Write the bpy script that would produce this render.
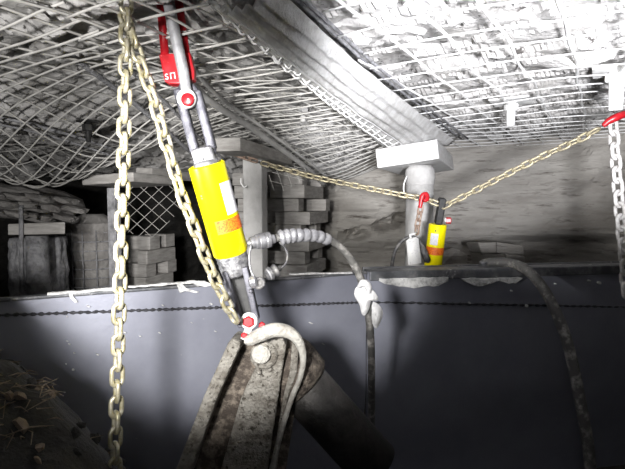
import bpy, bmesh, math, random
from mathutils import Vector as V, Matrix, noise as N
random.seed(7)
S = bpy.context.scene
COL = S.collection
for o in list(bpy.data.objects): bpy.data.objects.remove(o)

# ------------------------------------------------------------------ camera
F = 480.0                                  # focal length in pixels of a 625x469 frame
CAM = V((0, 0, 1.45))
PITCH = math.atan(29.5 / F)
cd = bpy.data.cameras.new('camera'); cam = bpy.data.objects.new('camera', cd); COL.objects.link(cam)
cd.sensor_fit = 'HORIZONTAL'; cd.sensor_width = 36; cd.lens = 36 * F / 625; cd.clip_start = 0.02
cam.location = CAM; cam.rotation_euler = (math.pi/2 - PITCH, 0, 0)
S.camera = cam
FW = V((0, math.cos(PITCH), -math.sin(PITCH))); UP = V((0, math.sin(PITCH), math.cos(PITCH))); RT = V((1, 0, 0))
def P(px, py, d):                          # photo pixel + distance along the view axis -> point
    return CAM + FW*d + RT*((px-312.5)/F*d) + UP*((234.5-py)/F*d)
def G(px, py, z):                          # photo pixel on a horizontal plane
    r = FW + RT*((px-312.5)/F) + UP*((234.5-py)/F)
    return CAM + r*((z-CAM.z)/r.z)

# ------------------------------------------------------------------ light
w = bpy.data.worlds.new('mine_air'); S.world = w; w.use_nodes = True
w.node_tree.nodes['Background'].inputs[0].default_value = (0.9, 0.95, 1, 1)
w.node_tree.nodes['Background'].inputs[1].default_value = 0.022
def lamp(name, kind, loc, aim, power, size=0.03, angle=60, blend=0.4, col=(1, 1, 1)):
    l = bpy.data.lights.new(name, kind); o = bpy.data.objects.new(name, l); COL.objects.link(o)
    l.energy = power; l.color = col; l.shadow_soft_size = size
    o.location = loc
    if kind == 'SPOT':
        l.spot_size = math.radians(angle); l.spot_blend = blend
        o.rotation_euler = (V(aim)-V(loc)).to_track_quat('-Z', 'Y').to_euler()
    return o
lamp('cap_lamp', 'SPOT', (-0.32, -0.02, 1.52), P(228, 238, 1.75), 310, 0.085, 44, 0.38, (1, .98, .95))
lamp('right_roof_fill', 'SPOT', (0.30, -0.20, 1.40), P(500, 44, 2.2), 660, 0.11, 46, 0.45, (.97, .97, 1))  # unseen spot added to brighten the right roof and wall
lamp('left_roof_fill', 'SPOT', (-0.80, -0.10, 1.45), P(90, 100, 2.2), 125, 0.05, 66, 0.8, (1, .98, .95))  # added fill spot lifting the left roof, no known lamp there
lamp('cylinder_side_fill', 'SPOT', (-1.25, 0.72, 1.27), P(218, 205, 1.32), 130, 0.04, 30, 0.5, (1, .98, .95))  # invented off-frame lamp for the highlight on the big cylinder's left side
lamp('camera_fill', 'POINT', (-0.05, -0.35, 1.62), None, 4, 0.05)  # weak fill light added near the camera
S.view_settings.view_transform = 'Standard'; S.view_settings.look = 'None'
S.view_settings.gamma = 1; S.view_settings.use_curve_mapping = False
S.view_settings.exposure = 0.0

# ------------------------------------------------------------------ materials
def mat(name, c1, c2=None, scale=8, lo=.4, hi=.6, rough=.7, metal=0, bump=0, bscale=None, c3=None, s3=30, lo3=.6, hi3=.7, detail=6, stretch=(1, 1, 1), rnd=0):
    m = bpy.data.materials.new(name); m.use_nodes = True
    nt = m.node_tree; b = nt.nodes['Principled BSDF']; L = nt.links.new
    b.inputs['Roughness'].default_value = rough; b.inputs['Metallic'].default_value = metal
    tc = nt.nodes.new('ShaderNodeTexCoord'); mp = nt.nodes.new('ShaderNodeMapping'); mp.inputs['Scale'].default_value = stretch
    L(tc.outputs['Object'], mp.inputs['Vector']); vec = mp.outputs['Vector']
    if rnd:
        oi = nt.nodes.new('ShaderNodeObjectInfo'); ad = nt.nodes.new('ShaderNodeVectorMath'); ad.operation = 'ADD'
        mu = nt.nodes.new('ShaderNodeMath'); mu.operation = 'MULTIPLY'; mu.inputs[1].default_value = 37
        L(oi.outputs['Random'], mu.inputs[0]); L(vec, ad.inputs[0]); L(mu.outputs[0], ad.inputs[1]); vec = ad.outputs[0]
    def nz(sc, l, h, det=detail):
        n = nt.nodes.new('ShaderNodeTexNoise'); n.inputs['Scale'].default_value = sc; n.inputs['Detail'].default_value = det
        n.inputs['Roughness'].default_value = .62
        L(vec, n.inputs['Vector'])
        r = nt.nodes.new('ShaderNodeMapRange'); r.inputs['From Min'].default_value = l; r.inputs['From Max'].default_value = h
        L(n.outputs['Fac'], r.inputs['Value']); return n, r.outputs[0]
    def mix(f, a, bb):
        x = nt.nodes.new('ShaderNodeMix'); x.data_type = 'RGBA'; L(f, x.inputs['Factor'])
        for s, i in ((a, 6), (bb, 7)):
            if isinstance(s, tuple): x.inputs[i].default_value = s + (1,)
            else: L(s, x.inputs[i])
        return x.outputs[2]
    b.inputs['Base Color'].default_value = c1 + (1,)
    if c2:
        n, f = nz(scale, lo, hi); out = mix(f, c1, c2)
        if c3: n3, f3 = nz(s3, lo3, hi3); out = mix(f3, out, c3)
        L(out, b.inputs['Base Color'])
    if bump:
        n, f = nz(bscale or scale*3, .2, .8); bp = nt.nodes.new('ShaderNodeBump'); bp.inputs['Strength'].default_value = bump
        bp.inputs['Distance'].default_value = .01; L(f, bp.inputs['Height']); L(bp.outputs[0], b.inputs['Normal'])
    return m
M = {
 'roof': mat('dusted_roof_rock', (.36, .35, .34), (.60, .59, .585), 5, .38, .6, .95, 0, .9, 45, (.06, .055, .052), 17, .60, .66),  # dark third tone paints the shade of gaps in the rock, scattered by noise
 'wall': mat('pale_bedded_rock', (.33, .31, .285), (.46, .44, .41), 3, .35, .62, .95, 0, .8, 40, (.13, .115, .10), 6, .56, .70, stretch=(.7, .7, 4)),
 'coal': mat('coal', (.014, .0135, .013), (.035, .033, .03), 12, .4, .7, .75, 0, .8, 60),
 'floor': mat('coal_floor', (.018, .016, .015), (.05, .045, .04), 6, .4, .7, .8, 0, 1, 50),
 'wire': mat('dusted_mesh_wire', (.63, .62, .60), (.44, .43, .41), 20, .35, .65, .8),
 'wire_white': mat('whitewashed_mesh_wire', (.85, .85, .85), (.65, .65, .65), 25, .45, .7, .8),
 'band': mat('dusted_strap_sheet', (.80, .80, .80), (.58, .57, .56), 14, .4, .65, .9, 0, .6, 60, stretch=(1, 1, 1)),
 'pan': mat('blue_grey_steel', (.23, .238, .29), (.28, .29, .345), 4, .35, .65, .42, .35, .08, 30, (.40, .41, .44), 38, .715, .74),
 'panrail': mat('worn_steel_rail', (.10, .105, .115), (.20, .20, .21), 18, .45, .65, .5, .4, .2, 60, (.5, .5, .5), 22, .62, .70),
 'weld': mat('weld_bead', (.035, .035, .04), (.07, .07, .08), 60, .4, .6, .5, .5, .5, 200),
 'mud': mat('dried_white_mud', (.72, .72, .72), (.34, .34, .35), 40, .45, .7, .9, 0, .6, 120),
 'chain': mat('zinc_yellow_chain', (.36, .325, .195), (.54, .515, .43), 60, .4, .62, .38, .55, .1, 200, (.30, .22, .12), 90, .62, .72, rnd=1),
 'chain_far': mat('dull_yellow_chain', (.50, .45, .30), (.30, .26, .19), 60, .4, .62, .45, .4, .1, 200, rnd=1),
 'chain_white': mat('dusted_chain', (.62, .61, .60), (.42, .40, .38), 60, .4, .62, .8, 0, .2, 200, rnd=1),
 'chain_brown': mat('rusty_chain', (.24, .16, .12), (.36, .29, .24), 60, .4, .62, .7, .2, .2, 200, rnd=1),
 'yellow': mat('yellow_enamel', (.90, .79, .004), (.86, .75, .004), 6, .4, .6, .26, 0, 0),
 'steel': mat('grey_steel', (.20, .20, .215), (.32, .32, .34), 50, .4, .6, .42, .6, .1, 150),
 'steel_dark': mat('blued_steel', (.05, .05, .064), (.11, .11, .13), 40, .4, .6, .5, .3, .1, 150),
 'steel_light': mat('bright_galvanised_steel', (.38, .38, .40), (.27, .27, .29), 60, .45, .65, .45, .3, .15, 160),
 'silver': mat('silver_tape', (.28, .28, .29), (.12, .12, .13), 70, .4, .6, .45, .35, .4, 90),
 'black_steel': mat('black_steel', (.015, .015, .016), (.03, .03, .03), 60, .4, .6, .65, .1),
 'red': mat('red_paint', (.46, .012, .02), (.36, .008, .014), 60, .4, .6, .38, 0, 0, None, (.75, .5, .5), 150, .66, .72),
 'white_paint': mat('white_paint', (.60, .60, .60), (.42, .42, .42), 60, .5, .7, .5),
 'label_white': mat('label_paper', (.72, .72, .76), (.55, .55, .6), 160, .52, .6, .6),
 'label_orange': mat('orange_sticker', (.85, .20, .015), (.60, .07, .01), 220, .5, .56, .5),
 'paper': mat('white_card_tag', (.80, .80, .80), (.6, .6, .62), 120, .56, .64, .7),
 'cloth': mat('white_rag', (.66, .66, .67), (.5, .5, .52), 40, .45, .65, .95, 0, .3, 100),
 'rubber': mat('dusty_black_rubber', (.06, .06, .065), (.17, .165, .16), 40, .45, .65, .5, 0, .15, 120),
 'rubber_grey': mat('grey_rubber_hose', (.09, .088, .085), (.34, .325, .31), 26, .50, .66, .5, 0, .3, 90),
 'guard': mat('grey_spring_guard', (.33, .33, .35), (.22, .22, .24), 50, .4, .6, .35, .35),
 'cast': mat('dusty_cast_steel', (.30, .285, .255), (.15, .135, .115), 28, .42, .62, .6, .2, 1, 110, (.05, .042, .033), 75, .55, .64),
 'cast_light': mat('pale_cast_lip', (.40, .39, .36), (.26, .245, .22), 30, .45, .65, .65, .1, .6, 120, (.16, .14, .12), 70, .63, .7),
 'rust': mat('muddy_rust', (.06, .047, .038), (.22, .185, .15), 45, .45, .65, .85, .1, 1, 100),
 'shaft': mat('black_greasy_ram', (.035, .033, .032), (.075, .07, .065), 20, .4, .65, .45, .3, .3, 60),
 'timber': mat('dusted_timber', (.46, .445, .43), (.33, .315, .30), 10, .4, .6, .9, 0, .5, 60, stretch=(1, 1, 5), rnd=1),
 'timber_white': mat('whitewashed_timber', (.82, .82, .82), (.68, .67, .66), 8, .4, .65, .9, 0, .4, 50, (.4, .33, .31), 12, .66, .72, stretch=(1, 1, 5)),
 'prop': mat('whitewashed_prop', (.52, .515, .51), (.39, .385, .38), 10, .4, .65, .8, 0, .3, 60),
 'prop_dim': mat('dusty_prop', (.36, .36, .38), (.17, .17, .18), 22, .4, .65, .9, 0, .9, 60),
 'slab': mat('fallen_rock', (.30, .29, .28), (.17, .16, .155), 9, .4, .65, .95, 0, .8, 50, rnd=1),
 'debris': mat('brown_shredded_debris', (.10, .075, .055), (.19, .15, .115), 30, .4, .6, .9, rnd=1),
 'letter': mat('white_lettering', (.8, .78, .78)),
}

# ------------------------------------------------------------------ mesh helpers
def tag(o, label=None, cat=None, group=None, kind=None):
    if label: o['label'] = label
    if cat: o['category'] = cat
    if group: o['group'] = group
    if kind: o['kind'] = kind
    return o
def thing(name, loc, label, cat, group=None):
    o = bpy.data.objects.new(name, None); COL.objects.link(o); o.location = loc; o.empty_display_size = .05
    return tag(o, label, cat, group)
def rootof(p):
    while p.parent: p = p.parent
    return p
def obj(name, vf, m, parent=None, smooth=True, bevel=0, base=None, seg=2):
    vs, fs = vf
    vs = [V(v) for v in vs]
    if parent is not None: off = rootof(parent).location.copy()
    elif base is not None: off = V(base)
    else:
        c = sum(vs, V())/len(vs); off = V((c.x, c.y, min(v.z for v in vs)))
    me = bpy.data.meshes.new(name); me.from_pydata([v-off for v in vs], [], fs)
    bm = bmesh.new(); bm.from_mesh(me); bmesh.ops.recalc_face_normals(bm, faces=bm.faces); bm.to_mesh(me); bm.free()
    me.materials.append(M[m])
    if smooth: me.shade_smooth()
    o = bpy.data.objects.new(name, me); COL.objects.link(o)
    if parent is not None: o.parent = parent
    else: o.location = off
    if bevel:
        b = o.modifiers.new('bevel', 'BEVEL'); b.width = bevel; b.segments = seg; b.limit_method = 'ANGLE'; b.angle_limit = .6
        if smooth:
            for p in me.polygons: p.use_smooth = False
    return o
def join(*a):
    vs, fs = [], []
    for v, f in a:
        k = len(vs); vs += v; fs += [tuple(i+k for i in q) for q in f]
    return vs, fs
def frame(t, ref=None):
    t = t.normalized(); r = V(ref) if ref else (V((0, 0, 1)) if abs(t.z) < .9 else V((0, 1, 0)))
    a = (r - t*r.dot(t)).normalized(); return t, a, t.cross(a)
def catmull(pts, n=8):
    pts = [V(p) for p in pts]; q = [pts[0]*2-pts[1]] + pts + [pts[-1]*2-pts[-2]]; out = []
    for i in range(1, len(q)-2):
        p0, p1, p2, p3 = q[i-1:i+3]
        for k in range(n):
            t = k/n
            out.append(.5*((2*p1) + (p2-p0)*t + (2*p0-5*p1+4*p2-p3)*t*t + (3*p1-p0-3*p2+p3)*t**3))
    return out + [pts[-1]]
def tube(path, r, n=8, cap=True):
    path = [V(p) for p in path]; vs, fs = [], []; m = len(path)
    rr = r if isinstance(r, (list, tuple)) else [r]*m
    a = None
    for i, p in enumerate(path):
        t = (path[min(i+1, m-1)] - path[max(i-1, 0)]).normalized()
        if a is None: _, a, _ = frame(t)
        a = (a - t*a.dot(t)).normalized(); b = t.cross(a)
        for k in range(n):
            an = 2*math.pi*k/n; vs.append(p + (a*math.cos(an) + b*math.sin(an))*rr[i])
    for i in range(m-1):
        for k in range(n):
            fs.append((i*n+k, i*n+(k+1) % n, (i+1)*n+(k+1) % n, (i+1)*n+k))
    if cap: fs += [tuple(range(n)), tuple(range((m-1)*n, m*n))]
    return vs, fs
def lathe(o, d, prof, n=32, a0=0, a1=2*math.pi, ref=None, cap=True):
    """prof: (distance along d, radius)"""
    t, a, b = frame(V(d), ref); o = V(o); full = abs(a1-a0-2*math.pi) < 1e-6
    c = n if full else n+1; vs, fs = [], []
    for (h, r) in prof:
        for k in range(c):
            an = a0+(a1-a0)*k/n; vs.append(o + t*h + (a*math.cos(an)+b*math.sin(an))*r)
    for i in range(len(prof)-1):
        for k in range(n):
            k2 = (k+1) % c; fs.append((i*c+k, i*c+k2, (i+1)*c+k2, (i+1)*c+k))
    if cap and full: fs += [tuple(range(c)), tuple(range((len(prof)-1)*c, len(prof)*c))]
    return vs, fs
def obox(c, ax, ay, az, hx, hy, hz):
    c = V(c); vs = [c + ax*(sx*hx) + ay*(sy*hy) + az*(sz*hz) for sx in (-1, 1) for sy in (-1, 1) for sz in (-1, 1)]
    return vs, [(0, 1, 3, 2), (4, 6, 7, 5), (0, 4, 5, 1), (2, 3, 7, 6), (0, 2, 6, 4), (1, 5, 7, 3)]
def box8(p):                                # 8 corners: 4 of the front ring then 4 of the back ring
    return [V(x) for x in p], [(0, 1, 2, 3), (4, 7, 6, 5), (0, 4, 5, 1), (1, 5, 6, 2), (2, 6, 7, 3), (3, 7, 4, 0)]
def prism(px, d, th, dirv=None):            # outline at distance d, thickness th away from the viewer
    dv = (dirv or FW)*th; n = len(px); vs = [P(x, y, d) for x, y in px]; vs += [v+dv for v in vs]
    return vs, [tuple(range(n)), tuple(range(2*n-1, n-1, -1))] + [(i, (i+1) % n, (i+1) % n+n, i+n) for i in range(n)]
def bar(p, q, wdt, dep, ref=None, e=0):     # rectangular bar p-q, wdt across, dep along ref
    p, q = V(p), V(q); t, a, b = frame(q-p, ref or FW)
    return obox((p+q)/2, t, b, a, (q-p).length/2+e, wdt/2, dep/2)
def ss(a, b, x):
    t = max(0, min(1, (x-a)/(b-a))); return t*t*(3-2*t)
def fbm(x, y, z=0, o=4): return N.fractal(V((x, y, z)), 1.0, 2.0, o)
def rock(c, r, sc=(1, 1, 1), seed=0, sub=2, rough=.45, chunky=True, rot=None):
    bm = bmesh.new(); bmesh.ops.create_icosphere(bm, subdivisions=sub, radius=1); R = rot or Matrix.Identity(3)
    vs = []
    for v in bm.verts:
        p = v.co.copy(); k = 1+rough*N.noise(p*1.6+V((seed*3.1, seed*1.7, seed)))
        if chunky: k *= .8/max(.62, max(abs(p.x), abs(p.y), abs(p.z)))
        vs.append(V(c) + R @ V((p.x*k*r*sc[0], p.y*k*r*sc[1], p.z*k*r*sc[2])))
    fs = [tuple(v.index for v in f.verts) for f in bm.faces]; bm.free(); return vs, fs

# ------------------------------------------------------------------ setting: roof, walls, floor
CZ = CAM.z
UD = V((.515, .857, 0)); VD = V((.857, -.515, 0))        # the two directions the mine is laid out in
def roof_h(x, y, belly=1.0):
    left = ss(.95, .1, x); z = .50
    z -= .25*left*ss(2.4, 3.9, y)
    z -= .38*belly*math.exp(-(((x+1.35)/.55)**2 + ((y-2.4)/.36)**2))
    z -= .10*ss(-1.6, -2.6, x)
    z += .10*ss(1.0, -.5, y)
    z += .02*N.noise(V((x*1.3, y*1.3, 3)))
    return CZ + z
def roof_rock(x, y):
    a = fbm(x*5, y*5, 1.3, 4); u = x*UD.x+y*UD.y; v = x*VD.x+y*VD.y
    fl = N.noise(V((u*8, v*3, 7)))+.5*N.noise(V((u*17, v*7, 2))); st = .06*math.floor(fl*3.5)/3.5
    return roof_h(x, y, .5) + .045 + .022*a + st
def grid(fn, x0, x1, y0, y1, nx, ny):
    vs = [fn(x0+(x1-x0)*i/nx, y0+(y1-y0)*j/ny) for j in range(ny+1) for i in range(nx+1)]
    fs = [(j*(nx+1)+i, j*(nx+1)+i+1, (j+1)*(nx+1)+i+1, (j+1)*(nx+1)+i) for j in range(ny) for i in range(nx)]
    return vs, fs
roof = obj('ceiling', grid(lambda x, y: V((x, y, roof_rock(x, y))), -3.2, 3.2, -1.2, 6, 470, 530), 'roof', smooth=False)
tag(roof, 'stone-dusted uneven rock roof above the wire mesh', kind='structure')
fl = obj('floor', grid(lambda x, y: V((x, y, .05*fbm(x*2, y*2, 5))), -3.2, 3.2, -1.2, 6, 100, 110), 'floor', smooth=False)
tag(fl, 'black coal-dirt mine floor', kind='structure')
def wall_grid(plan, ns, nz, disp, z0=-.1, z1=2.15):
    pl = catmull([V((x, y, 0)) for x, y in plan], 20); L = [0]
    for a, b in zip(pl, pl[1:]): L.append(L[-1]+(b-a).length)
    vs = []
    for j in range(nz+1):
        z = z0+(z1-z0)*j/nz
        for i in range(ns+1):
            s = L[-1]*i/ns; k = max(1, next((q for q in range(len(L)) if L[q] >= s-1e-9), len(L)-1))
            t = (s-L[k-1])/(L[k]-L[k-1]); p = pl[k-1].lerp(pl[k], t)
            d = (pl[min(k+1, len(pl)-1)]-pl[max(k-2, 0)]).normalized(); n = V((d.y, -d.x, 0))
            vs.append(V((p.x, p.y, z)) + n*disp(s, z, p))
    fs = [(j*(ns+1)+i, j*(ns+1)+i+1, (j+1)*(ns+1)+i+1, (j+1)*(ns+1)+i) for j in range(nz) for i in range(ns)]
    return vs, fs
def wd(s, z, p):
    zz = z + .05*math.sin(s*1.1) + .03*N.noise(V((s*1.5, 0, 2)))
    h = .035*math.floor(3*N.noise(V((s*.35, zz*7, 4))))/3 + .03*fbm(s*2.2, zz*9, 8, 4) + .05*N.noise(V((s*1.2, z*1.5, 9)))
    h -= .10*ss(.93, .0, 1) 
    # slanting break in the beds left of the white prop
    line = 1.245 + (p.x-.30)*.30 + .035*N.noise(V((s*9, z*4, 1)))
    if .22 < p.x < .92:
        d = line-z; h -= .22*ss(0, .012, d)*ss(.12, .03, d)*max(.12, .5+1.5*N.noise(V((s*8, z*9, 2))))
    # undercut near the bottom on the right
    h -= .10*ss(1.19, 1.12, zz)*ss(1.3, 1.8, p.x)
    return h
wb = obj('wall_back', wall_grid([(-.02, 6), (.0, 4.9), (.12, 4.12), (.5, 3.98), (1.2, 3.95), (1.8, 3.75), (2.15, 3.2), (2.35, 2.2), (2.5, .5), (2.6, -1.2)], 330, 110, wd), 'wall', smooth=False)
tag(wb, 'pale grey bedded rock wall', kind='structure')
wl = obj('wall_left', wall_grid([(-3.0, -1.2), (-2.9, 1.2), (-2.6, 3.2), (-2.0, 4.3), (-1.0, 5.0), (.2, 5.6)], 150, 60, lambda s, z, p: .12*fbm(s*2, z*3, 4)), 'coal', smooth=False)  # coal-black colour stands in for the unlit depth behind the props
tag(wl, 'dark wall behind the props, coloured black for the unlit void', kind='structure')

# ------------------------------------------------------------------ roof mesh
def wire_sheet(name, label, s0, s1, t0, t1, ds, dt, r, m, keep, seed=0, off=-.006, sagamp=.02, rot=0.0, step=.05, r2=1):
    """wires over the rock roof; s runs along UD, t along VD"""
    rnd = random.Random(seed); parts = []
    c, sn = math.cos(rot), math.sin(rot); ud = V((UD.x*c-UD.y*sn, UD.x*sn+UD.y*c, 0)); vd = V((VD.x*c-VD.y*sn, VD.x*sn+VD.y*c, 0))
    def pt(s, t):
        p = ud*s + vd*t
        jig = .012*N.noise(V((s*3, t*3, seed)))
        p = p + vd*jig*1.6 + ud*.02*N.noise(V((s*2.2, t*2.2, seed+5)))
        sag = sagamp*(.5+.5*N.noise(V((s*2.1+9, t*2.1, seed))))
        return V((p.x, p.y, roof_h(p.x, p.y) + off - sag))
    def run(fix, a, b, alongs, rr, dz):
        cur = []; n = int((b-a)/step)
        for i in range(n+1):
            q = a+(b-a)*i/n; p = pt(q, fix) if alongs else pt(fix, q)
            if keep(p.x, p.y): cur.append(p+V((0, 0, dz)))
            else:
                if len(cur) > 2: parts.append(tube(cur, rr, 4))
                cur = []
        if len(cur) > 2: parts.append(tube(cur, rr, 4))
    t = t0
    while t < t1: run(t+rnd.uniform(-.006, .006), s0, s1, True, r, 0); t += dt
    s = s0
    while s < s1: run(s+rnd.uniform(-.006, .006), t0, t1, False, r*r2, -r*1.6); s += ds
    o = obj(name, join(*parts), m); tag(o, label, 'wire mesh', 'wire mesh on the roof'); return o
bandx = lambda y: -.06 + .34*(y-1.65)                     # plan line of the strap bundle
inview = lambda x, y: abs(x) < .66*y+.35 and .5 < y < 5
wire_sheet('roof_mesh', 'whitewashed wide roof mesh on the bright roof at upper right', .2, 5.0, -1.6, 2.2, .17, .15, .0058, 'wire_white',
           lambda x, y: inview(x, y) and x > bandx(y)+.22 and y < 4.0, 1, off=-.012, sagamp=.018, r2=.5)
wire_sheet('roof_mesh', 'sagging close roof mesh between the yellow cylinder and the strap bundle', .2, 4.2, -2.6, .8, .10, .10, .0040, 'wire',
           lambda x, y: inview(x, y) and -.62+.1*N.noise(V((y*3, 0, 0))) < x-.12*(y-1.5) and x < bandx(y)+.05 and y < 3.9, 2, off=-.03, sagamp=.06)
wire_sheet('roof_mesh', 'sagging grey roof mesh bulging low at upper left', .0, 3.6, -3.4, .2, .075, .12, .0043, 'wire',
           lambda x, y: inview(x, y) and x-.12*(y-1.5) < -.50 and y < 2.95, 3, sagamp=.05)
wire_sheet('roof_mesh', 'loose second layer of mesh lapped over the middle of the roof', .2, 4.2, -2.2, .4, .11, .16, .0024, 'wire',
           lambda x, y: inview(x, y) and -.5 < x-.12*(y-1.5) and x < bandx(y)+.02 and 1.2 < y < 3.3, 4, off=-.03, sagamp=.05, rot=.35)

# long straps and cables running away along the roof
def roof_run(name, label, pix, r, m, flat=None):
    pth = catmull([P(*p) for p in pix], 8)
    o = obj(name, tube(pth, r, 6), m); return tag(o, label, 'cable', 'cables along the roof')
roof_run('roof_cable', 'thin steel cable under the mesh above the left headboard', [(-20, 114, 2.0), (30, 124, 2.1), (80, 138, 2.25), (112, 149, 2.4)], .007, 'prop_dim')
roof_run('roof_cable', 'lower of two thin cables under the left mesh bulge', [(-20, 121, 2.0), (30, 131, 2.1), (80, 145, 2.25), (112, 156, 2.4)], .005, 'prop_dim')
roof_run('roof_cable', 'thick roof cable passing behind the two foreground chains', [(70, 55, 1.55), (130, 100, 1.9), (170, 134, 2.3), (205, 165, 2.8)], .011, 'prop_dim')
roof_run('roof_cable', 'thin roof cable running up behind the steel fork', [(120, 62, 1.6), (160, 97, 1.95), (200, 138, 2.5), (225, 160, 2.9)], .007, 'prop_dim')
roof_run('roof_cable', 'dusted pipe along the roof above the middle headboard', [(150, 30, 1.35), (200, 93, 1.75), (250, 127, 2.2), (300, 163, 2.9), (325, 185, 3.4)], .016, 'prop')
roof_run('roof_cable', 'thin cable hugging the dusted roof pipe', [(165, 30, 1.35), (215, 93, 1.75), (265, 129, 2.2), (315, 167, 2.9), (335, 185, 3.4)], .008, 'prop')

# strap bundle: ribbed convex sheet running away to the white headboard
eL = [(195, -15, 1.05), (290, 70, 1.62), (340, 112, 2.2), (384, 146, 3.1)]
eR = [(272, -15, 1.05), (366, 70, 1.66), (412, 107, 2.25), (455, 141, 3.2)]
pl, pr = catmull([P(*p) for p in eL], 24), catmull([P(*p) for p in eR], 24)
root = thing('roof_strap_bundle', pl[0], 'ribbed white strap sheet sagging from the roof towards the white headboard', 'roof strap')
vs, nw = [], 30
def band_pt(i, q, extra=0):
    a, b = pl[i], pr[i]; t = q/nw
    h = .055*math.sin(math.pi*t)**.7 + .007*math.sin(t*2*math.pi*7) + .008*N.noise(V((i*.13, t*9, 3)))
    return a.lerp(b, t) - V((0, 0, h+extra))
for i in range(len(pl)):
    for q in range(nw+1): vs.append(band_pt(i, q))
fs = [(i*(nw+1)+q, i*(nw+1)+q+1, (i+1)*(nw+1)+q+1, (i+1)*(nw+1)+q) for i in range(len(pl)-1) for q in range(nw)]
sh = obj('strap_sheet', (vs, fs), 'band', root); so = sh.modifiers.new('solid', 'SOLIDIFY'); so.thickness = .004
for q in (3, 8, 13):
    obj('edge_wire', tube([band_pt(i, q, .007) for i in range(len(pl))], .0038, 5), 'wire_white', root)
for k, i in enumerate(range(3, len(pl), 3)):
    obj('rung', tube([band_pt(i, q, .008) for q in range(3, 14)], .0035, 4), 'wire_white', root)
# torn edge rods on the right of the bundle
for k, (o1, o2) in enumerate(((6, 0), (13, 3))):
    obj('edge_rod', tube(catmull([P(x+o1, y-o1*.4+o2, d+.02) for x, y, d in eR], 6), .006, 5), 'prop_dim', root)

# ------------------------------------------------------------------ roof bolts
def roof_bolt(px, py, d, length, label, m='wire_white', pw=.07, lean=(0, 0), sr=.012):
    b = P(px, py, d); top = V((b.x, b.y, roof_h(b.x, b.y)+.01)); bot = V((b.x+lean[0], b.y+lean[1], top.z-length))
    r = thing('roof_bolt', top, label, 'roof bolt', 'roof bolts')
    pv = [];
    obj('plate', obox(top-V((0, 0, .012)), UD, VD, V((0, 0, 1)), pw, pw, .005), m, r, bevel=.003)
    obj('shank', tube([top-V((0, 0, .01)), top.lerp(bot, .5), bot], [sr*1.15, sr, sr*.9], 10), m, r)
    obj('nut', lathe(top-V((0, 0, .055)), (0, 0, 1), [(0, sr+.006), (.004, sr+.012), (.028, sr+.012), (.032, sr+.006)], 6), m, r, smooth=False)
roof_bolt(511, 112, 2.35, .13, 'white roof bolt sticking down through the mesh at upper right', pw=.09, sr=.021)
roof_bolt(617, 75, 1.78, .16, 'white roof bolt above the red hook at the right edge', pw=.08, sr=.026)
roof_bolt(303, 117, 2.35, .10, 'dusty roof bolt stub in the sagging middle mesh', 'prop', .05, sr=.015)
roof_bolt(88, 128, 2.1, .10, 'dark roof bolt stub above the left mesh bulge', 'black_steel', .035)

# ------------------------------------------------------------------ props and headboards
def beam(name, label, corner, yaw_vp, length, width, height, m, roll=0, parent=None, cat='headboard', drop=0):
    """corner: top of the near corner; length runs away towards yaw_vp (pixel column on the horizon), width to the left"""
    u = V(((yaw_vp-312.5)/F, 1, 0)).normalized(); u = (u+V((0, 0, drop))).normalized(); v = V((u.y, -u.x, 0)).normalized(); wv = u.cross(v)*1
    if wv.z < 0: wv = -wv
    R = Matrix.Rotation(roll, 3, u); v = R @ v; wv = R @ wv
    c = V(corner) + u*length/2 - v*width/2 - wv*height/2
    return obj(name, obox(c, u, v, wv, length/2, width/2, height/2), m, parent, bevel=.006)
r_ = thing('white_prop', P(419, 270, 2.95), 'stout whitewashed round prop under the broad white headboard', 'prop')
r_.location.z = 0
hb = beam('white_headboard', '', P(437, 139, 2.72), 500, .95, .36, .112, 'timber_white', roll=math.radians(-7))
tag(hb, 'broad whitewashed timber headboard on the stout white prop', 'headboard')
top = P(420, 165, 2.95); ft = V((top.x, top.y, 0))
r_.location = ft
obj('post', lathe(ft, (0, 0, 1), [(0, .088), (top.z-.11, .084)], 28), 'prop', r_)
obj('head', lathe(ft, (0, 0, 1), [(top.z-.13, .072), (top.z-.12, .086), (top.z-.08, .092), (top.z-.03, .088), (top.z-.005, .072)], 28), 'prop', r_)
obj('wire_hook', tube(catmull([P(407, 176, 2.87), P(404, 184, 2.86), P(404, 192, 2.86), P(407, 198, 2.85), P(409, 196, 2.85)], 6), .004, 6), 'wire_white', r_)

# middle prop
mt = P(255, 158, 2.75); mf = V((mt.x, mt.y, 0))
r_ = thing('box_prop', mf, 'pale square prop just right of the big yellow cylinder', 'prop')
u = V((.28, 1, 0)).normalized(); v = V((u.y, -u.x, 0))
obj('post', obox(mf+V((0, 0, mt.z/2)), u, v, V((0, 0, 1)), .045, .058, mt.z/2), 'prop', r_, bevel=.006)
obj('wire_hook', tube(catmull([P(241, 178, 2.68), P(241, 183, 2.68), P(244, 187, 2.67), P(247, 186, 2.67)], 6), .004, 6), 'wire_white', r_)
hb = beam('middle_headboard', '', P(240, 137, 2.3), 440, .85, .16, .065, 'timber'); tag(hb, 'narrow dusty headboard beam over the pale square prop', 'headboard')
# left prop
lt = P(113.5, 188, 2.65); lf = V((lt.x, lt.y, 0))
r_ = thing('slim_prop', lf, 'slim grey prop behind the hanging chain at left', 'prop')
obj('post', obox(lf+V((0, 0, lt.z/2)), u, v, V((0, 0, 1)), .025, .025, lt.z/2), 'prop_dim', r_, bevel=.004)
hb = beam('left_headboard', '', P(133, 172, 2.5), 420, .45, .31, .05, 'timber', roll=math.radians(-3)); tag(hb, 'flat grey headboard over the slim left prop', 'headboard')
# small beam right of it
hb = beam('short_headboard', '', P(152, 168, 2.95), 470, .5, .12, .06, 'timber', roll=.05); tag(hb, 'short dusty board between the two foreground chains', 'headboard')

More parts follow.
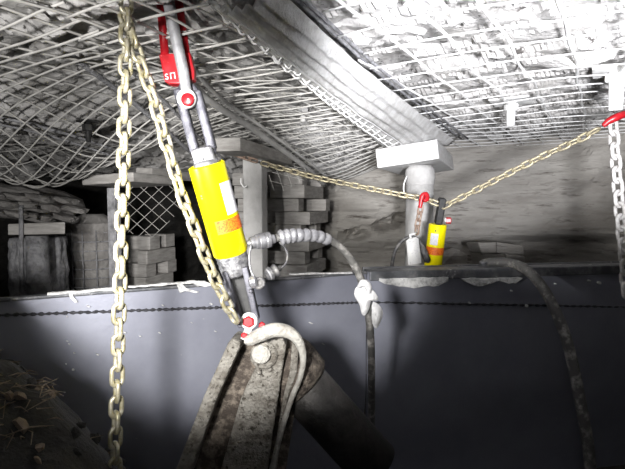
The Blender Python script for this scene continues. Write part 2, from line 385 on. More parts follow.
# wrapped concrete drum prop far left
db = P(40, 290, 2.55); db.z = 0; dt = P(40, 236, 2.55)
r_ = thing('drum_prop', db, 'fat wrinkle-wrapped drum prop at the far left', 'prop')
dv = []
prof = [(0, .135)] + [(k*.015, .132) for k in range(1, int(dt.z/.015))] + [(dt.z-.005, .125)]
vv, ff = lathe(db, (0, 0, 1), prof, 90)
vv = [db + V(((q-db).x*(1+.16*fbm(math.atan2((q-db).y, (q-db).x)*4, q.z*6, 1, 3)), (q-db).y*(1+.16*fbm(math.atan2((q-db).y, (q-db).x)*4, q.z*6, 1, 3)), q.z)) for q in vv]
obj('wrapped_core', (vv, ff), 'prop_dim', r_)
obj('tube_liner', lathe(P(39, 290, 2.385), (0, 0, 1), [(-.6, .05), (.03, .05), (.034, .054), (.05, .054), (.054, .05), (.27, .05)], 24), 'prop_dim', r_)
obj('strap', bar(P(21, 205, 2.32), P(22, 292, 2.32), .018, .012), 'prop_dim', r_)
bd = obj('drum_board', box8([P(8, 224, 2.33), P(65, 222, 2.33), P(65, 234, 2.33), P(8, 235, 2.33), P(8, 224, 2.70), P(65, 222, 2.70), P(65, 232, 2.70), P(8, 233, 2.70)]), 'timber', bevel=.004)
tag(bd, 'grey board lying on top of the wrapped drum prop', 'board')

# caved rock slabs on the left
rnd = random.Random(5)
slabs = [(-4+23*k+11*(row % 2)+rnd.uniform(-1, 1), 196+row*9+rnd.uniform(-1, 1)+1.2*k, 2.60+.02*k, rnd.uniform(.068, .076), .12+.05*k) for row in range(3) for k in range(4)]
for k, (x, y, d, s, a) in enumerate(slabs):
    o = obj('fallen_stone', rock(P(x, y, d), s, (1.0, .9, .32), k+1, 2, .35, True, Matrix.Rotation(a, 3, V((0, 1, 0)))), 'slab', smooth=False)
    tag(o, 'flat tilted grey stone in the caved pile above the wrapped drum prop', 'stone', 'caved stones at the left')
o = obj('boulder', rock(P(18, 203, 3.0), .24, (1.4, .8, .5), 77, 3, .5, True, Matrix.Rotation(.2, 3, V((0, 1, 0)))), 'slab', smooth=False)
tag(o, 'big grey boulder behind the caved flat stones at far left', 'rock')
# mesh-wrapped packing column
pb = P(95, 290, 2.95); pb.z = 0
r_ = thing('mesh_wrapped_pack', pb, 'ribbed rubble pack wrapped in mesh left of the slim prop', 'packing')
hh = P(95, 214, 2.95).z
prof = [(0, .13)] + [(k*hh/26, .125+.012*math.sin(k*2.1)+.02*math.sin(k*.3)) for k in range(1, 26)] + [(hh, .06)]
obj('rubble_fill', lathe(pb, (0, 0, 1), prof, 24), 'slab', r_, smooth=False)
for k in range(12, 26):
    z = k*hh/26; obj('wire_ring', tube([pb+V((.14*math.cos(a*.35), .14*math.sin(a*.35), z)) for a in range(19)], .004, 4), 'prop_dim', r_)
for k in range(12):
    a = k*2*math.pi/12; obj('upright_wire', tube([pb+V((.143*math.cos(a), .143*math.sin(a), z)) for z in (.5, hh-.05)] , .004, 4), 'prop_dim', r_)

# timber cribs
def crib(label, pxl, pxr, ptop, pbot, d, course, depth, seed, yaw=.28):
    rnd = random.Random(seed); a = P(pxl, ptop, d); b = P(pxr, ptop, d); wdt = (b-a).length
    u = V((yaw, 1, 0)).normalized(); v = V((u.y, -u.x, 0)); c = (a+b)/2 + u*depth/2; base = V((c.x, c.y, 0))
    r = thing('timber_crib', base, label, 'timber crib')
    n = int(a.z/course)
    for k in range(n):
        z = (k+.5)*a.z/n
        if k % 2 == 0:
            for s in (-1, 1):
                L = wdt/2*rnd.uniform(.8, 1.08)
                obj('timber', obox(V((c.x, c.y, z))+u*(s*(depth/2-.06))+v*rnd.uniform(-.02, .02), u, v, V((0, 0, 1)), .06, L, a.z/n/2*.97), 'timber', r, bevel=.004)
        else:
            for s in (-1, 1):
                hw = wdt*rnd.uniform(.17, .23)
                obj('timber', obox(V((c.x, c.y, z))+v*(s*(wdt/2-hw)+rnd.uniform(-.025, .025))+u*rnd.uniform(-.05, .02), u, v, V((0, 0, 1)), depth/2, hw, a.z/n/2*.97), 'timber', r, bevel=.004)
crib('stacked timber crib behind the pale square prop', 228, 309, 172, 270, 3.2, .085, .5, 4)
crib('low dim timber crib behind the left hanging chain', 118, 150, 236, 290, 3.3, .09, .35, 5)

# chain-link style wire scraps hanging in the dark
def clip_lines(poly, ang, step):
    c, s = math.cos(ang), math.sin(ang); n = (-s, c); ds = [x*n[0]+y*n[1] for x, y in poly]; out = []
    t = min(ds)+step*.5
    while t < max(ds):
        hit = []
        for (x0, y0), (x1, y1) in zip(poly, poly[1:]+poly[:1]):
            a, b = x0*n[0]+y0*n[1]-t, x1*n[0]+y1*n[1]-t
            if a*b < 0: f = a/(a-b); hit.append((x0+(x1-x0)*f, y0+(y1-y0)*f))
        if len(hit) == 2: out.append(hit)
        t += step
    return out
def scrap(label, poly, d0, slope, angs, step, r):
    parts = []
    for a in angs:
        for (p, q) in clip_lines(poly, a, step):
            pts = []
            for i in range(7):
                x, y = p[0]+(q[0]-p[0])*i/6, p[1]+(q[1]-p[1])*i/6
                d = d0+slope*(x-poly[0][0]) + .05*N.noise(V((x*.05, y*.05, a))); pts.append(P(x, y, d))
            parts.append(tube(pts, r, 4))
    o = obj('mesh_scrap', join(*parts), 'wire'); tag(o, label, 'wire mesh')
scrap('loose diamond wire mesh hanging in the dark between the two foreground chains', [(124, 200), (135, 178), (168, 178), (186, 205), (150, 240), (128, 232)], 2.9, .002, (.72, -.75), 10, .0017)
scrap('small torn mesh scrap hanging below the middle headboard', [(268, 176), (276, 166), (303, 166), (312, 176), (282, 192), (272, 190)], 2.75, .003, (.25, 1.25), 9, .0022)

# stone block pier and boulder at the foot of the back wall
bs = [((478, 243), (496, 242), (497, 253), (482, 254)), ((497, 242), (524, 246), (524, 255), (497, 253)), ((482, 254), (505, 254), (506, 267), (485, 268)), ((506, 254), (525, 256), (526, 268), (506, 267))]
rt = thing('stone_pack', P(503, 268, 3.2), 'squared pack of grey stones standing behind the conveyor at right', 'stone pack'); 
for q in bs: obj('stone', prism([(x, y) for x, y in q], 3.2, .25), 'wall', rt, bevel=.008)
obj('stone', prism([(484, 268), (527, 268), (528, 320), (482, 320)], 3.2, .3), 'wall', rt, bevel=.01)
o = obj('boulder', rock(P(452, 262, 3.55), .12, (1, .7, .9), 31, 2, .5), 'wall', smooth=False); tag(o, 'rough rock lump behind the small yellow cylinder', 'rock')

# ------------------------------------------------------------------ conveyor pans
ZT = CZ-.30
A, J, B = G(-70, 304, ZT), G(368, 271.5, ZT), G(840, 260, ZT)
def pan(label, a, b, sd0, sd1, seed, rh=.022, dep=.055):
    t = (b-a).normalized(); back = V((-t.y, t.x, 0)); up = V((0, 0, 1)); L = (b-a).length
    r = thing('conveyor_pan', V(((a.x+b.x)/2, (a.y+b.y)/2, 0)), label, 'conveyor pan')
    # face plate with slight dents
    n, k = 60, 24; vs = []
    for j in range(k+1):
        z = -.006-(ZT-.08-.006)*j/k
        for i in range(n+1):
            q = a + t*(L*i/n) + up*z + back*(.012+.006*N.noise(V((i*.12, j*.2, seed))) + .05*ss(-.5, -1.0, z)); vs.append(q)
    fs = [(j*(n+1)+i, j*(n+1)+i+1, (j+1)*(n+1)+i+1, (j+1)*(n+1)+i) for j in range(k) for i in range(n)]
    obj('side_plate', join((vs, fs), ([q+back*.02 for q in vs], fs)), 'pan', r)
    c = (a+b)/2
    obj('top_rail', obox(c+back*dep-up*rh, t, back, up, L/2-.003, dep, rh), 'panrail', r, bevel=.005)
    if dep > .05: obj('rear_lip', obox(c+back*.125-up*.012, t, back, up, L/2-.003, .012, .016), 'panrail', r, bevel=.004)
    pts = [a + t*(L*i/220) - up*(sd0+(sd1-sd0)*i/220+.003*N.noise(V((i*.3, seed, 0)))) + back*(.011) for i in range(221)]
    obj('weld_seam', tube(pts, [.005+.0022*math.sin(i*1.9)+.002*N.noise(V((i*.7, seed, 5))) for i in range(221)], 6), 'weld', r)
    return r, a, t, back, L
rl, _, tL, bL, LL = pan('blue-grey steel conveyor side pan, the near left length', A, J, .045, .142, 1, .006, .018)
rr, _, tR, bR, LR = pan('dark steel conveyor side pan, the far right length', J+(B-J).normalized()*.006, B, .142, .285, 2)
# mud crusts on the rails
def mud(parent, pts, d, th, name='mud_crust'):
    n = len(pts); return obj(name, prism(pts, d, th), 'mud', parent, bevel=.004)
def on_plane(px, py, a, nrm):               # pixel on the vertical plane through a
    r = FW + RT*((px-312.5)/F) + UP*((234.5-py)/F); return CAM + r*((a-CAM).dot(nrm)/r.dot(nrm))
def splat(parent, pts, a, nrm, th=.006):
    f = [on_plane(x, y, a, nrm)-nrm*th for x, y in pts]; n = len(f); vs = f+[p+nrm*(th+.014) for p in f]
    fs = [tuple(range(n)), tuple(range(2*n-1, n-1, -1))]+[(i, (i+1) % n, (i+1) % n+n, i+n) for i in range(n)]
    return obj('mud_crust', (vs, fs), 'mud', parent, bevel=.002)
def strip(x0, x1, yt, yb, n, seed, e=1.5):
    rnd = random.Random(seed); tp = [(x0+(x1-x0)*i/n, yt(i/n)+rnd.uniform(-.5, .5)) for i in range(n+1)]
    bt = [(x1-(x1-x0)*i/n, yb(1-i/n)+rnd.uniform(-e, e)) for i in range(n+1)]; return tp+bt[0:]
splat(rr, strip(379, 448, lambda t: 278.5-1.5*t, lambda t: 281+6.5*math.sin(math.pi*t)**.6, 14, 1, .8), J, bR)
splat(rr, strip(462, 500, lambda t: 278, lambda t: 280+5*math.sin(math.pi*t)**.7, 9, 2, 1.5), J, bR)
splat(rr, strip(498, 522, lambda t: 277.5, lambda t: 279+4*math.sin(math.pi*t)**.7, 7, 3, 1), J, bR)
for k, (x, y, s) in enumerate(((527, 306, 1.6), (512, 291, .8), (540, 286, .8), (556, 284, .9), (590, 281, 1.2), (600, 283, 1.5), (470, 303, 1))):
    splat(rr, [(x+s*math.cos(a)*(1+.3*math.sin(a*3+k)), y+s*math.sin(a)) for a in [q*math.pi/4 for q in range(8)]], J, bR, .002)
splat(rl, strip(47, 120, lambda t: 293.2-6.3*t, lambda t: 295.5-6*t, 14, 4, .5), A, bL)
splat(rl, strip(128, 196, lambda t: 286-5.5*t, lambda t: 288-5*t, 12, 5, .6), A, bL)
splat(rl, strip(290, 352, lambda t: 273.5-1.5*t, lambda t: 275-1.5*t, 10, 6, .4), A, bL)
splat(rl, [(68, 291), (72, 291), (73, 296), (78, 302), (75, 303), (70, 298)], A, bL, .003)
splat(rl, [(176, 283), (181, 282), (186, 288), (199, 292), (196, 293), (185, 291), (180, 293)], A, bL, .003)
splat(rl, [(188, 281), (205, 281), (214, 285), (205, 287), (196, 285)], A, bL, .003)
rnd = random.Random(9)
for k in range(22):
    x = rnd.choice([rnd.uniform(60, 200), rnd.uniform(150, 350)]); y = rnd.uniform(296, 375) if k % 3 else rnd.uniform(330, 345); s = rnd.uniform(.4, 1.2)
    a0 = rnd.uniform(0, 3)
    splat(rl, [(x+s*1.5*math.cos(a)*(1+.4*math.sin(a*2+a0)), y+s*math.sin(a+a0*.3)*.8) for a in [q*math.pi/3 for q in range(6)]], A, bL, .0015)

# ------------------------------------------------------------------ chains
def link_mesh(name, p, t, W, m, na=7, nt=8):
    rw = (W-t)/2; st = max(.001, (p+t)-2*rw)/2; path = []
    for k in range(na+1):
        a = math.pi*k/na; path.append(V((rw*math.cos(a), 0, st+rw*math.sin(a))))
    for k in range(na+1):
        a = math.pi+math.pi*k/na; path.append(V((rw*math.cos(a), 0, -st+rw*math.sin(a))))
    n = len(path); vs, fs = [], []
    for i, q in enumerate(path):
        tg = (path[(i+1) % n]-path[i-1]).normalized(); b = V((0, 1, 0)); a = tg.cross(b)
        for k in range(nt):
            an = 2*math.pi*k/nt; vs.append(q+(a*math.cos(an)+b*math.sin(an))*t/2)
    for i in range(n):
        for k in range(nt): fs.append((i*nt+k, i*nt+(k+1) % nt, ((i+1) % n)*nt+(k+1) % nt, ((i+1) % n)*nt+k))
    me = bpy.data.meshes.new(name); me.from_pydata(vs, [], fs); me.materials.append(M[m]); me.shade_smooth(); return me
def chain(label, pix, me, p, roll=.5, name='chain', wob=.12, cat='chain', seed=0):
    pth = catmull([P(*q) for q in pix], 24); L = [0]; rnd = random.Random(seed)
    for a, b in zip(pth, pth[1:]): L.append(L[-1]+(b-a).length)
    def at(s):
        k = 1
        while k < len(L)-1 and L[k] < s: k += 1
        return pth[k-1].lerp(pth[k], (s-L[k-1])/(L[k]-L[k-1]))
    r = thing(name, pth[0], label, cat, None); n = int(L[-1]/p)
    for k in range(n):
        a, b = at(k*p), at((k+1)*p); t, x, y = frame(b-a, FW)
        an = roll+(math.pi/2 if k % 2 else 0)+rnd.uniform(-wob, wob)
        xx = y*math.cos(an)+x*math.sin(an); yy = t.cross(xx)
        o = bpy.data.objects.new('link', me); COL.objects.link(o); o.parent = r
        mt = Matrix((xx, yy, t)).transposed().to_4x4(); mt.translation = (a+b)/2-pth[0]; o.matrix_local = mt
    return r
big = link_mesh('chain_link', .0365, .0110, .0358, 'chain'); far = link_mesh('chain_link', .042, .0115, .038, 'chain_far', 6, 6)
whi = link_mesh('chain_link', .050, .016, .054, 'chain_white', 6, 6); bro = link_mesh('chain_link', .036, .0115, .036, 'chain_brown', 6, 6)
chain('pale yellow steel chain hanging straight down at left of the yellow cylinder',
      [(126.5, -4, 1.13), (125.5, 60, 1.13), (122.5, 200, 1.13), (119.5, 300, 1.13), (116.5, 400, 1.13), (114.5, 480, 1.13)], big, .0365, .70)
chain('pale yellow steel chain slanting down beside the big yellow cylinder to the cast lug',
      [(124, 15, 1.14), (143, 70, 1.15), (155, 104, 1.155), (164, 137, 1.16), (173, 167, 1.165), (182, 197, 1.175), (192, 222, 1.185), (202, 249, 1.20), (213, 275, 1.22), (228, 306, 1.25), (241, 332, 1.275)], big, .0365, .85, seed=3)
chain('thin dusty chain slung from the middle headboard to the small yellow cylinder',
      [(262, 163, 2.62), (310, 176, 2.58), (360, 186.5, 2.54), (400, 194.5, 2.5), (424, 199, 2.48), (441, 205, 2.47)], far, .042, .5, seed=4)
chain('rusty brown chain end wrapped by the middle headboard', [(219, 151, 2.6), (232, 153, 2.58), (248, 158.5, 2.58), (261, 162.6, 2.6)], bro, .036, .6, seed=5)
chain('yellowish chain rising from the small yellow cylinder to the roof at right',
      [(443, 207, 2.46), (480, 188, 2.36), (540, 157.5, 2.2), (580, 139, 2.1), (607, 124, 2.02)], far, .042, .6, seed=6)
chain('white dusted chain hanging down at the right edge of the picture', [(613, 121, 2.0), (615, 150, 2.0), (619, 200, 2.0), (623, 245, 2.02), (625, 268, 2.05), (627, 300, 2.05)], whi, .05, .4, seed=7)
chain('short dark chain hanging below the small red hook', [(421, 206, 2.46), (419, 217, 2.46), (417, 228, 2.46), (417, 238, 2.46)], bro, .036, .4, seed=8)

# red hooks
def hook(label, pix, rr):
    pth = catmull([P(*q) for q in pix], 8); n = len(pth); r = [rr*(.72+.5*math.sin(math.pi*i/(n-1))) for i in range(n)]
    o = obj('red_hook', tube(pth, r, 10), 'red'); tag(o, label, 'hook')
hook('small red chain hook in front of the white prop', [(424, 201, 2.40), (427, 199, 2.41), (426, 194.5, 2.43), (422.5, 196, 2.44), (421, 202, 2.44), (420, 208, 2.44)], .0115)
hook('red chain hook under the roof at the right edge', [(603, 126, 1.98), (609, 121, 1.97), (617, 117, 1.96), (626, 114, 1.97), (634, 117, 1.98)], .013)

# ------------------------------------------------------------------ big hydraulic pull cylinder
T, Bt = P(206.5, 164, 1.265), P(231, 253, 1.335)
ax = (Bt-T).normalized(); LEN = (Bt-T).length; RC = .0485
root = thing('hydraulic_pull_cylinder', P(249, 322, 1.33), 'big yellow hydraulic pull cylinder hanging in a steel fork, in the foreground', 'hydraulic cylinder')
_, fa, fb = frame(ax, -FW)                     # fa points to the viewer, fb sideways
if fb.x < 0: fb = -fb
def cyl_patch(o, d, r, h0, h1, a0, a1, n=14):  # angle 0 = towards the viewer, positive = to the right
    vs = []
    for h in (h0, h1):
        for k in range(n+1):
            a = a0+(a1-a0)*k/n; vs.append(V(o)+d*h+(fa*math.cos(a)+fb*math.sin(a))*r)
    return vs, [(k, k+1, n+2+k, n+1+k) for k in range(n)]
barrel = obj('barrel', lathe(T, ax, [(.004, .030), (.004, RC-.006), (0, RC-.004), (.003, RC), (LEN-.004, RC), (LEN, RC-.003), (LEN, .03)], 56), 'yellow', root)
barrel.modifiers.new('b', 'EDGE_SPLIT').split_angle = .8
obj('rating_label', cyl_patch(T, ax, RC+.0006, .052, .138, math.radians(32), math.radians(96)), 'label_white', barrel)['label'] = 'white printed rating label'
obj('warning_sticker', cyl_patch(T, ax, RC+.0006, .147, .184, math.radians(-14), math.radians(92)), 'label_orange', barrel)['label'] = 'orange warning sticker'
for k in range(2):
    obj('stamped_mark', cyl_patch(T, ax, RC+.0004, .072+k*.007, .0755+k*.007, math.radians(-38), math.radians(-32), 4), 'steel_dark', barrel)
obj('top_gland', lathe(T, ax, [(-.012, .026), (-.010, .032), (.006, .036)], 32), 'steel', root)
obj('tab', obox(T-ax*.022+fb*.0, ax, fb, fa, .024, .028, .022), 'steel', root, bevel=.008)
obj('tab_hole', lathe(T-ax*.016+fa*.0215, fa, [(0, .0035), (.001, .0035)], 12), 'black_steel', root)
# long fork from the tab up to the top pin
top_pin = P(188, 100, 1.24)
for (p, q) in (((178.5, 90, 1.245), (195.5, 152, 1.26)), ((197, 92, 1.25), (212.5, 149, 1.265))):
    obj('fork_arm', bar(P(*p), P(*q), .0235, .034, e=.003), 'steel_dark', root, bevel=.007, seg=3)
obj('fork_crown', prism([(176, 92), (178, 84), (186, 80), (195, 84), (199, 92), (197, 104), (188, 109), (180, 104)], 1.243, .026), 'steel_dark', root, bevel=.006)
obj('fork_bend', tube(catmull([P(196, 152, 1.262), P(199.5, 158, 1.262), P(206, 159, 1.263), P(212, 154.5, 1.263), P(212.7, 149, 1.264)], 6), .0095, 10), 'steel_dark', root)
# lower end: taped neck, fork, pin
nk = [(-.004, .042), (.006, .0445), (.012, .042), (.018, .0445), (.026, .042), (.034, .0435), (.044, .0415), (.056, .041), (.064, .034)]
obj('taped_neck', lathe(Bt, ax, nk, 36), 'silver', root)
BL = Bt+ax*.055
lo_pin = P(249, 321, 1.315)
for s, m_, (p, q) in ((-1, 'steel_dark', ((225.5, 272, 1.325), (241.5, 325, 1.335))), (1, 'steel_dark', ((245.5, 268, 1.325), (256.5, 318, 1.335)))):
    obj('lower_fork_arm', bar(P(*p), P(*q), .017, .036, e=.004), m_, root, bevel=.004, seg=3)
obj('fork_gap_sheet', prism([(230, 278), (245, 272), (253, 316), (244, 322)], 1.37, .012), 'black_steel', root, bevel=.003)  # black sheet stands in for the shaded gap between the arms
obj('port_nut', lathe(P(249, 283, 1.30), (P(262, 280, 1.30)-P(249, 283, 1.30)), [(0, .010), (.004, .016), (.014, .018), (.018, .018), (.022, .013)], 12), 'steel', root, smooth=False)
obj('port_screw', lathe(P(251, 291, 1.31), -FW, [(0, .006), (.008, .006), (.010, .004)], 10), 'steel_dark', root)
eye = lathe(lo_pin, -FW, [(-.022, .022), (.0, .024), (.006, .022), (.007, .012)], 24)
obj('lower_pin_eye', eye, 'white_paint', root)
obj('red_nut', lathe(lo_pin-FW*.006, -FW, [(0, .0155), (.007, .0165), (.011, .013)], 6), 'red', root, smooth=False)['label'] = 'red hexagonal pin nut'
obj('red_nut', lathe(P(262, 325, 1.35), -FW, [(0, .010), (.008, .010), (.011, .007)], 6), 'red', root, smooth=False)
obj('lower_strap', tube(catmull([P(250, 326, 1.32), P(247, 333, 1.315), P(244, 340, 1.31)], 5), [.011]*11, 10), 'white_paint', root)
obj('red_nut', lathe(P(244.5, 335, 1.29), -FW, [(0, .008), (.007, .009), (.010, .006)], 6), 'red', root, smooth=False)

# eye rod above with its red bolt and red lettered shackle
er = thing('eye_rod', P(162, -5, 1.2), 'white steel eye rod with a red bolt head holding the big yellow cylinder', 'eye rod')
rod = [P(188, 100, 1.228), P(186.2, 90, 1.226), P(183, 70, 1.222), P(172, 20, 1.21), P(167, -6, 1.205)]
obj('rod', tube(rod, [.013, .0135, .0145, .0145, .0145], 14), 'steel_light', er)
obj('eye', lathe(P(188, 100, 1.235), -FW, [(0, .021), (.003, .0245), (.018, .0245), (.022, .021), (.022, .014)], 28), 'white_paint', er)
hd = obj('bolt_head', lathe(P(188, 100, 1.213), -FW, [(0, .0165), (.007, .0165), (.010, .0135)], 20), 'red', er); hd['label'] = 'red bolt head'
obj('bolt_socket', lathe(P(188.3, 99.5, 1.203), -FW, [(0, .003), (.0012, .003)], 6), 'steel_light', hd, smooth=False)
rs = thing('red_shackle_block', P(178, 84, 1.27), 'red lettered shackle block behind the white eye rod at the top', 'shackle')
blk = obj('block', prism([(162, 70), (164.5, 81.5), (170, 83.5), (178, 83.5), (187, 82), (194, 79), (194, 70), (190, 52), (158.5, 54)], 1.25, .03), 'red', rs, bevel=.004)
for p0, p1 in (((165, 55), (160, -4)), ((186, 54), (178, -4))):
    obj('shackle_leg', tube([P(*p0, 1.265), P(*p1, 1.255)], .011, 12), 'red', rs)
fc = bpy.data.curves.new('lettering', 'FONT'); fc.body = 'SП'; fc.size = .022; fc.extrude = .0012; fc.align_x = 'LEFT'; fc.space_character = 1.25
to = bpy.data.objects.new('lettering_source', fc); COL.objects.link(to); bpy.context.view_layer.update()
lm = bpy.data.meshes.new_from_object(to.evaluated_get(bpy.context.evaluated_depsgraph_get())); bpy.data.objects.remove(to)
lm.name = 'lettering'; lm.materials.clear(); lm.materials.append(M['letter'])
lo = bpy.data.objects.new('lettering', lm); COL.objects.link(lo); lo.parent = blk
xx = (P(180, 79, 1.249)-P(165, 81, 1.249)).normalized(); zz = -FW; yy = zz.cross(xx)
mtx = Matrix((xx, yy, zz)).transposed().to_4x4(); mtx.translation = P(165.2, 79.8, 1.249)-rs.location; lo.matrix_local = mtx
lo['label'] = 'white letters on red'

# ------------------------------------------------------------------ hydraulic hose of the big cylinder
hr = thing('hydraulic_hose', P(371, 480, 1.55), 'grey hydraulic hose with ribbed guard running from the big yellow cylinder down past the rag', 'hose')
hp = catmull([P(*q) for q in [(276, 238, 1.36), (300, 235, 1.38), (318, 236, 1.42), (332, 241, 1.45), (345, 252, 1.48), (356, 268, 1.5), (363, 286, 1.51), (368, 310, 1.52), (371, 345, 1.57), (371.5, 400, 1.65), (371, 485, 1.75)]], 10)
obj('hose_line', tube(hp, [.0115 if i < 45 else .0125 for i in range(len(hp))], 12), 'rubber_grey', hr)
gp = catmull([P(*q) for q in [(279, 238, 1.36), (290, 235.8, 1.37), (302, 235.2, 1.385), (316, 235.8, 1.415), (329, 240, 1.445)]], 24)
ng = len(gp); obj('ribbed_guard', tube(gp, [(.0235-.006*i/ng)*(.80+.20*abs(math.sin(math.pi*8*i/ng))) for i in range(ng)], 16), 'guard', hr)
c0, c1 = P(247, 243.5, 1.325), P(279, 238, 1.36); cdv = (c1-c0)
fp = [(0, .008), (.008, .010), (.009, .0165), (.022, .0175), (.026, .0205), (.034, .0205), (.036, .0225), (.050, .0225), (.052, .020), (.056, .0225), (.066, .0225), (.068, .016), (.080, .013)]
obj('coupling', lathe(c0, cdv, fp, 24), 'steel', hr).modifiers.new('e', 'EDGE_SPLIT').split_angle = .5
# tethered dust cap
tr = thing('dust_cap', P(273, 273, 1.38), 'black dust cap dangling on wire loops below the hose coupling', 'cap')
c0, c1 = P(266, 276, 1.36), P(282, 267, 1.38)
obj('cap_body', lathe(c0, c1-c0, [(0, .010), (.002, .016), (.012, .018), (.014, .021), (.018, .021), (.020, .017), (.028, .017), (.030, .020), (.036, .020), (.038, .010), (.048, .008)], 18), 'rubber', tr)
obj('cap_band', lathe(c0, c1-c0, [(.006, .0182), (.010, .0186)], 18, cap=False), 'steel_light', tr)
obj('tether', tube(catmull([P(*q) for q in [(280, 269, 1.38), (286, 263, 1.37), (287.5, 255, 1.36), (285, 248, 1.36), (280, 242, 1.35)]], 8), .0032, 6), 'rubber', tr)
obj('tether', tube(catmull([P(*q) for q in [(251, 245, 1.31), (249.5, 255, 1.305), (250, 267, 1.30), (253, 275, 1.30), (257, 281, 1.30)]], 8), .0032, 6), 'steel', tr)
cap2 = lathe(P(259, 283.5, 1.315), -FW+V((.15, 0, .2)), [(0, .010), (.003, .017), (.014, .0175), (.018, .014), (.018, .010), (.010, .009)], 18)
obj('ring_cap', cap2, 'rubber', tr)

# white rag tied on the hose
def cloth(outline, d, name, parent, seed, amp=.012):
    cx = sum(x for x, y in outline)/len(outline); cy = sum(y for x, y in outline)/len(outline); n = len(outline); vs = []; rings = 6
    for k in range(rings+1):
        f = k/rings
        for (x, y) in outline:
            q = P(cx+(x-cx)*f, cy+(y-cy)*f, d)
            vs.append(q - FW*(.022*(1-f*f) + amp*N.noise(V((x*.16*f+seed, y*.10, k*.35)))))
    fs = [(k*n+i, k*n+(i+1) % n, (k+1)*n+(i+1) % n, (k+1)*n+i) for k in range(rings) for i in range(n)]
    o = obj(name, (vs, fs), 'cloth', parent); s = o.modifiers.new('s', 'SOLIDIFY'); s.thickness = .006; s.offset = 0
    sb = o.modifiers.new('u', 'SUBSURF'); sb.levels = sb.render_levels = 1; return o
rg = thing('tied_rag', P(368, 330, 1.5), 'white rag knotted round the grey hose', 'rag')
cloth([(354, 290), (357, 285), (363, 283), (370, 287), (376, 293), (379, 299), (377, 301), (372, 297), (370, 302), (369, 309), (365, 317), (361, 315), (361, 306), (357, 300), (354, 296)], 1.50, 'upper_fold', rg, 1)
cloth([(370, 300), (376, 302), (381, 307), (383.5, 313), (381, 320), (378, 327), (375, 330), (373, 324), (369, 318), (367, 308)], 1.532, 'hanging_tail', rg, 5)
obj('knot', tube(catmull([P(359, 287, 1.49), P(363, 283, 1.475), P(368, 286, 1.48), P(369, 293, 1.485)], 6), [.006+.006*math.sin(math.pi*i/18) for i in range(19)], 8), 'cloth', rg)

# ------------------------------------------------------------------ small yellow cylinder in the middle distance
T2, B2 = P(437.8, 224, 2.50), P(433, 264, 2.54); a2 = (B2-T2).normalized(); L2 = (B2-T2).length
s2 = thing('small_pull_cylinder', P(432, 285, 2.56), 'smaller-looking yellow pull cylinder hanging beyond the conveyor by the white prop', 'hydraulic cylinder')
_, fa, fb = frame(a2, -FW); fb = -fb if fb.x < 0 else fb
R2 = .046
bb = obj('barrel', lathe(T2, a2, [(.002, .02), (0, R2-.004), (.004, R2), (L2+.03, R2), (L2+.034, R2-.004)], 36), 'yellow', s2)
obj('rating_label', cyl_patch(T2, a2, R2+.0008, .045, .105, math.radians(-52), math.radians(-2)), 'label_white', bb)
obj('warning_sticker', cyl_patch(T2, a2, R2+.0008, .118, .158, math.radians(-88), math.radians(88)), 'label_orange', bb)
obj('maker_dot', cyl_patch(T2, a2, R2+.0008, .026, .034, math.radians(-28), math.radians(-18), 3), 'black_steel', bb)
obj('top_clevis', bar(P(442.5, 198, 2.47), P(438, 224, 2.50), .036, .05), 'black_steel', s2, bevel=.008)
obj('pin_washer', lathe(P(444.5, 220, 2.46), V((1, -.2, 0)), [(0, .012), (.008, .012)], 14), 'white_paint', s2)
obj('red_nut', lathe(P(446, 220.5, 2.455), V((1, -.2, 0)), [(0, .0165), (.022, .0165), (.026, .012)], 6), 'red', s2, smooth=False)
obj('lower_neck', lathe(B2+a2*.03, a2, [(0, .036), (.07, .034), (.12, .03)], 20), 'steel', s2)
obj('hose_tail', tube(catmull([P(*q) for q in [(392, 272, 2.52), (392.5, 262, 2.5), (396, 249, 2.48), (404, 239.5, 2.47), (413, 237, 2.46), (420, 242, 2.45), (424.5, 252, 2.44), (428, 262, 2.46)]], 8), .0095, 8), 'rubber', s2)
obj('hose_fitting', tube([P(421.5, 246, 2.445), P(424, 252, 2.44), P(427.5, 261, 2.45)], [.014, .018, .016], 10), 'rubber', s2)
tg = thing('paper_tag', P(415, 236, 2.42), 'white card tag hanging from the short chain by the white prop', 'tag')
obj('card', prism([(406.3, 241), (409, 238.5), (416, 237), (418.5, 238.5), (421.5, 263), (408.5, 265)], 2.415, .004), 'paper', tg)
obj('tag_string', tube([P(411, 239, 2.41), P(410, 235, 2.415), P(414, 234, 2.42), P(416, 233, 2.44)], .007, 6), 'paper', tg)

# hose over the right pan
hb = thing('draped_hose', P(500, 270, 2.35), 'muddy grey hose draped over the right conveyor pan', 'hose')
hp = catmull([P(*q) for q in [(482, 264.5, 2.40), (492, 262.5, 2.38), (512, 263.5, 2.32), (528, 271, 2.22), (543, 288, 2.18), (555, 310, 2.13), (565, 335, 2.10), (573, 365, 2.08), (580, 400, 2.06), (588, 445, 2.05), (592, 490, 2.05)]], 10)
obj('hose_line', tube(hp, .0235, 14), 'rubber_grey', hb)
obj('end_clip', lathe(P(483, 266, 2.38), V((0, 0, 1)), [(-.02, .016), (.01, .016), (.014, .02), (.022, .02)], 12), 'steel', hb)

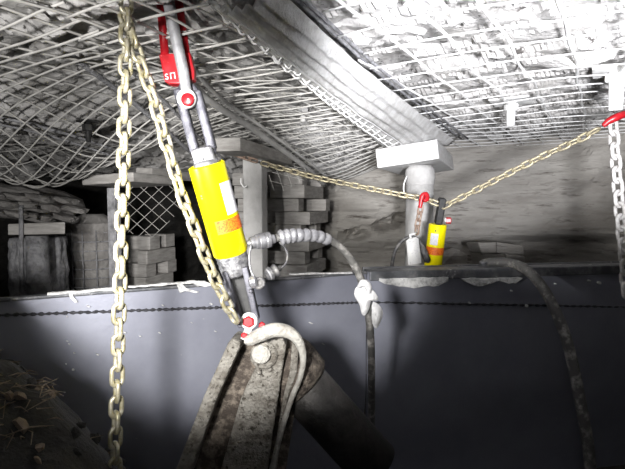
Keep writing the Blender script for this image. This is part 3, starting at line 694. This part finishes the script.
# ------------------------------------------------------------------ cast lug in the foreground
cr = thing('cast_lug', P(240, 470, 1.32), 'heavy dusty cast steel lug with curled lip and round pin, bottom centre foreground', 'cast lug')
obj('body', prism([(231, 343), (252, 345), (282, 339), (300, 347), (297, 398), (283, 490), (172, 490), (205, 398)], 1.395, .06), 'rust', cr, bevel=.006, seg=3)
obj('side_flange', prism([(228, 343), (232, 339), (239, 341), (240.5, 346), (217, 398), (184, 490), (168, 490), (203, 398)], 1.30, .12), 'cast', cr, bevel=.008, seg=3)
obj('centre_rib', prism([(262, 347), (272, 341), (283, 338), (286, 346), (278, 398), (264, 490), (215, 490), (241, 398), (254, 371)], 1.318, .10), 'cast', cr, bevel=.007, seg=3)
obj('right_web', prism([(292, 343), (299, 346), (297, 372), (288, 398), (273, 490), (268, 490), (283, 398), (290, 370)], 1.34, .08), 'cast', cr, bevel=.004)
lipx = [(245, 341, 1.285, .010), (251, 339.5, 1.283, .0165), (262, 334, 1.283, .0195), (275, 330, 1.285, .0195), (288, 332, 1.29, .0175), (297, 339, 1.295, .014), (302, 350, 1.305, .0105), (303, 364, 1.315, .008), (299, 381, 1.325, .0075), (291, 400, 1.33, .0075), (279, 440, 1.335, .0075), (267, 490, 1.34, .0075)]
lp = catmull([P(x, y, d) for x, y, d, r in lipx], 8); rad = []
for i in range(len(lp)):
    k = min(i//8, len(lipx)-2); f = i/8-k; rad.append(lipx[k][3]*(1-f)+lipx[k+1][3]*f)
obj('curled_lip', tube(lp, rad, 16), 'cast_light', cr)
obj('pin_boss', lathe(P(264, 355, 1.318), -FW, [(0, .038), (.004, .038), (.008, .034), (.008, .028)], 32), 'cast', cr)
pn = obj('round_pin', lathe(P(261.5, 353.5, 1.312), -FW, [(0, .0255), (.012, .0255), (.016, .022), (.017, .0)], 32, cap=False), 'cast_light', cr)
obj('lock_screw', lathe(P(258.5, 371, 1.312), -FW, [(0, .009), (.006, .009), (.009, .006)], 6), 'cast', cr, smooth=False)
b0, b1 = P(278, 358, 1.44), P(352, 440, 1.47)
ramd = b1-b0
obj('ram_collar', lathe(b0, ramd, [(-.03, .07), (0, .094), (.03, .101), (.10, .099), (.11, .09)], 40), 'rust', cr)
obj('ram_barrel', lathe(b0, ramd, [(.05, .080), (.45, .080)], 40), 'shaft', cr)

# ------------------------------------------------------------------ coal heap, lower left
def heap_z(x, y):
    k = max(0, 1-((y-1.08)/.36)**2) * ss(-2.2, -1.6, x)
    return max(-.03, (1.30-.9*max(0, x+.95)-.2*max(0, x+.6))*k**.6 + .05*fbm(x*5, y*5, 2, 4)*min(1, k*3) - .02)
hs = obj('coal_heap', grid(lambda x, y: V((x, y, heap_z(x, y))), -2.2, .1, .70, 1.46, 110, 60), 'coal', smooth=False)
tag(hs, 'heap of black coal fines in the lower left corner', 'coal heap', kind='stuff')
rnd = random.Random(21); meshes = []
for k in range(6):
    vs, fs = rock((0, 0, 0), 1, (1, .75, .6), k+50, 1, .5); me = bpy.data.meshes.new('coal_lump'); me.from_pydata(vs, [], fs); me.materials.append(M['coal' if k % 5 else 'debris']); meshes.append(me)
cnt = 0
while cnt < 90:
    x, y = rnd.uniform(-1.1, -.35), rnd.uniform(.85, 1.3); z = heap_z(x, y)
    if z < .45: continue
    o = bpy.data.objects.new('coal_lump', rnd.choice(meshes)); COL.objects.link(o); o.location = (x, y, z+.004)
    o.rotation_euler = [rnd.uniform(0, 6) for _ in range(3)]; s = rnd.uniform(.010, .026); o.scale = (s, s, s)
    tag(o, 'lump on the coal heap in the lower left corner', 'coal lump', 'lumps on the coal heap'); cnt += 1
parts = []
for k in range(120):
    x, y = rnd.gauss(-.72, .10), rnd.gauss(1.03, .09); z = heap_z(x, y)
    if z < .5: continue
    a = rnd.uniform(0, 6.3); p = V((x, y, z+.008)); d = V((math.cos(a), math.sin(a), rnd.uniform(-.3, .5)))*rnd.uniform(.015, .05); e = V((rnd.uniform(-1, 1), rnd.uniform(-1, 1), rnd.uniform(0, 1)))*.012
    parts.append(tube([p-d, p+e, p+d], [.0007, .0017, .0007], 4))
fb_ = obj('shredded_debris', join(*parts), 'debris'); tag(fb_, 'brown stringy shreds scattered over the coal heap', 'debris', kind='stuff')
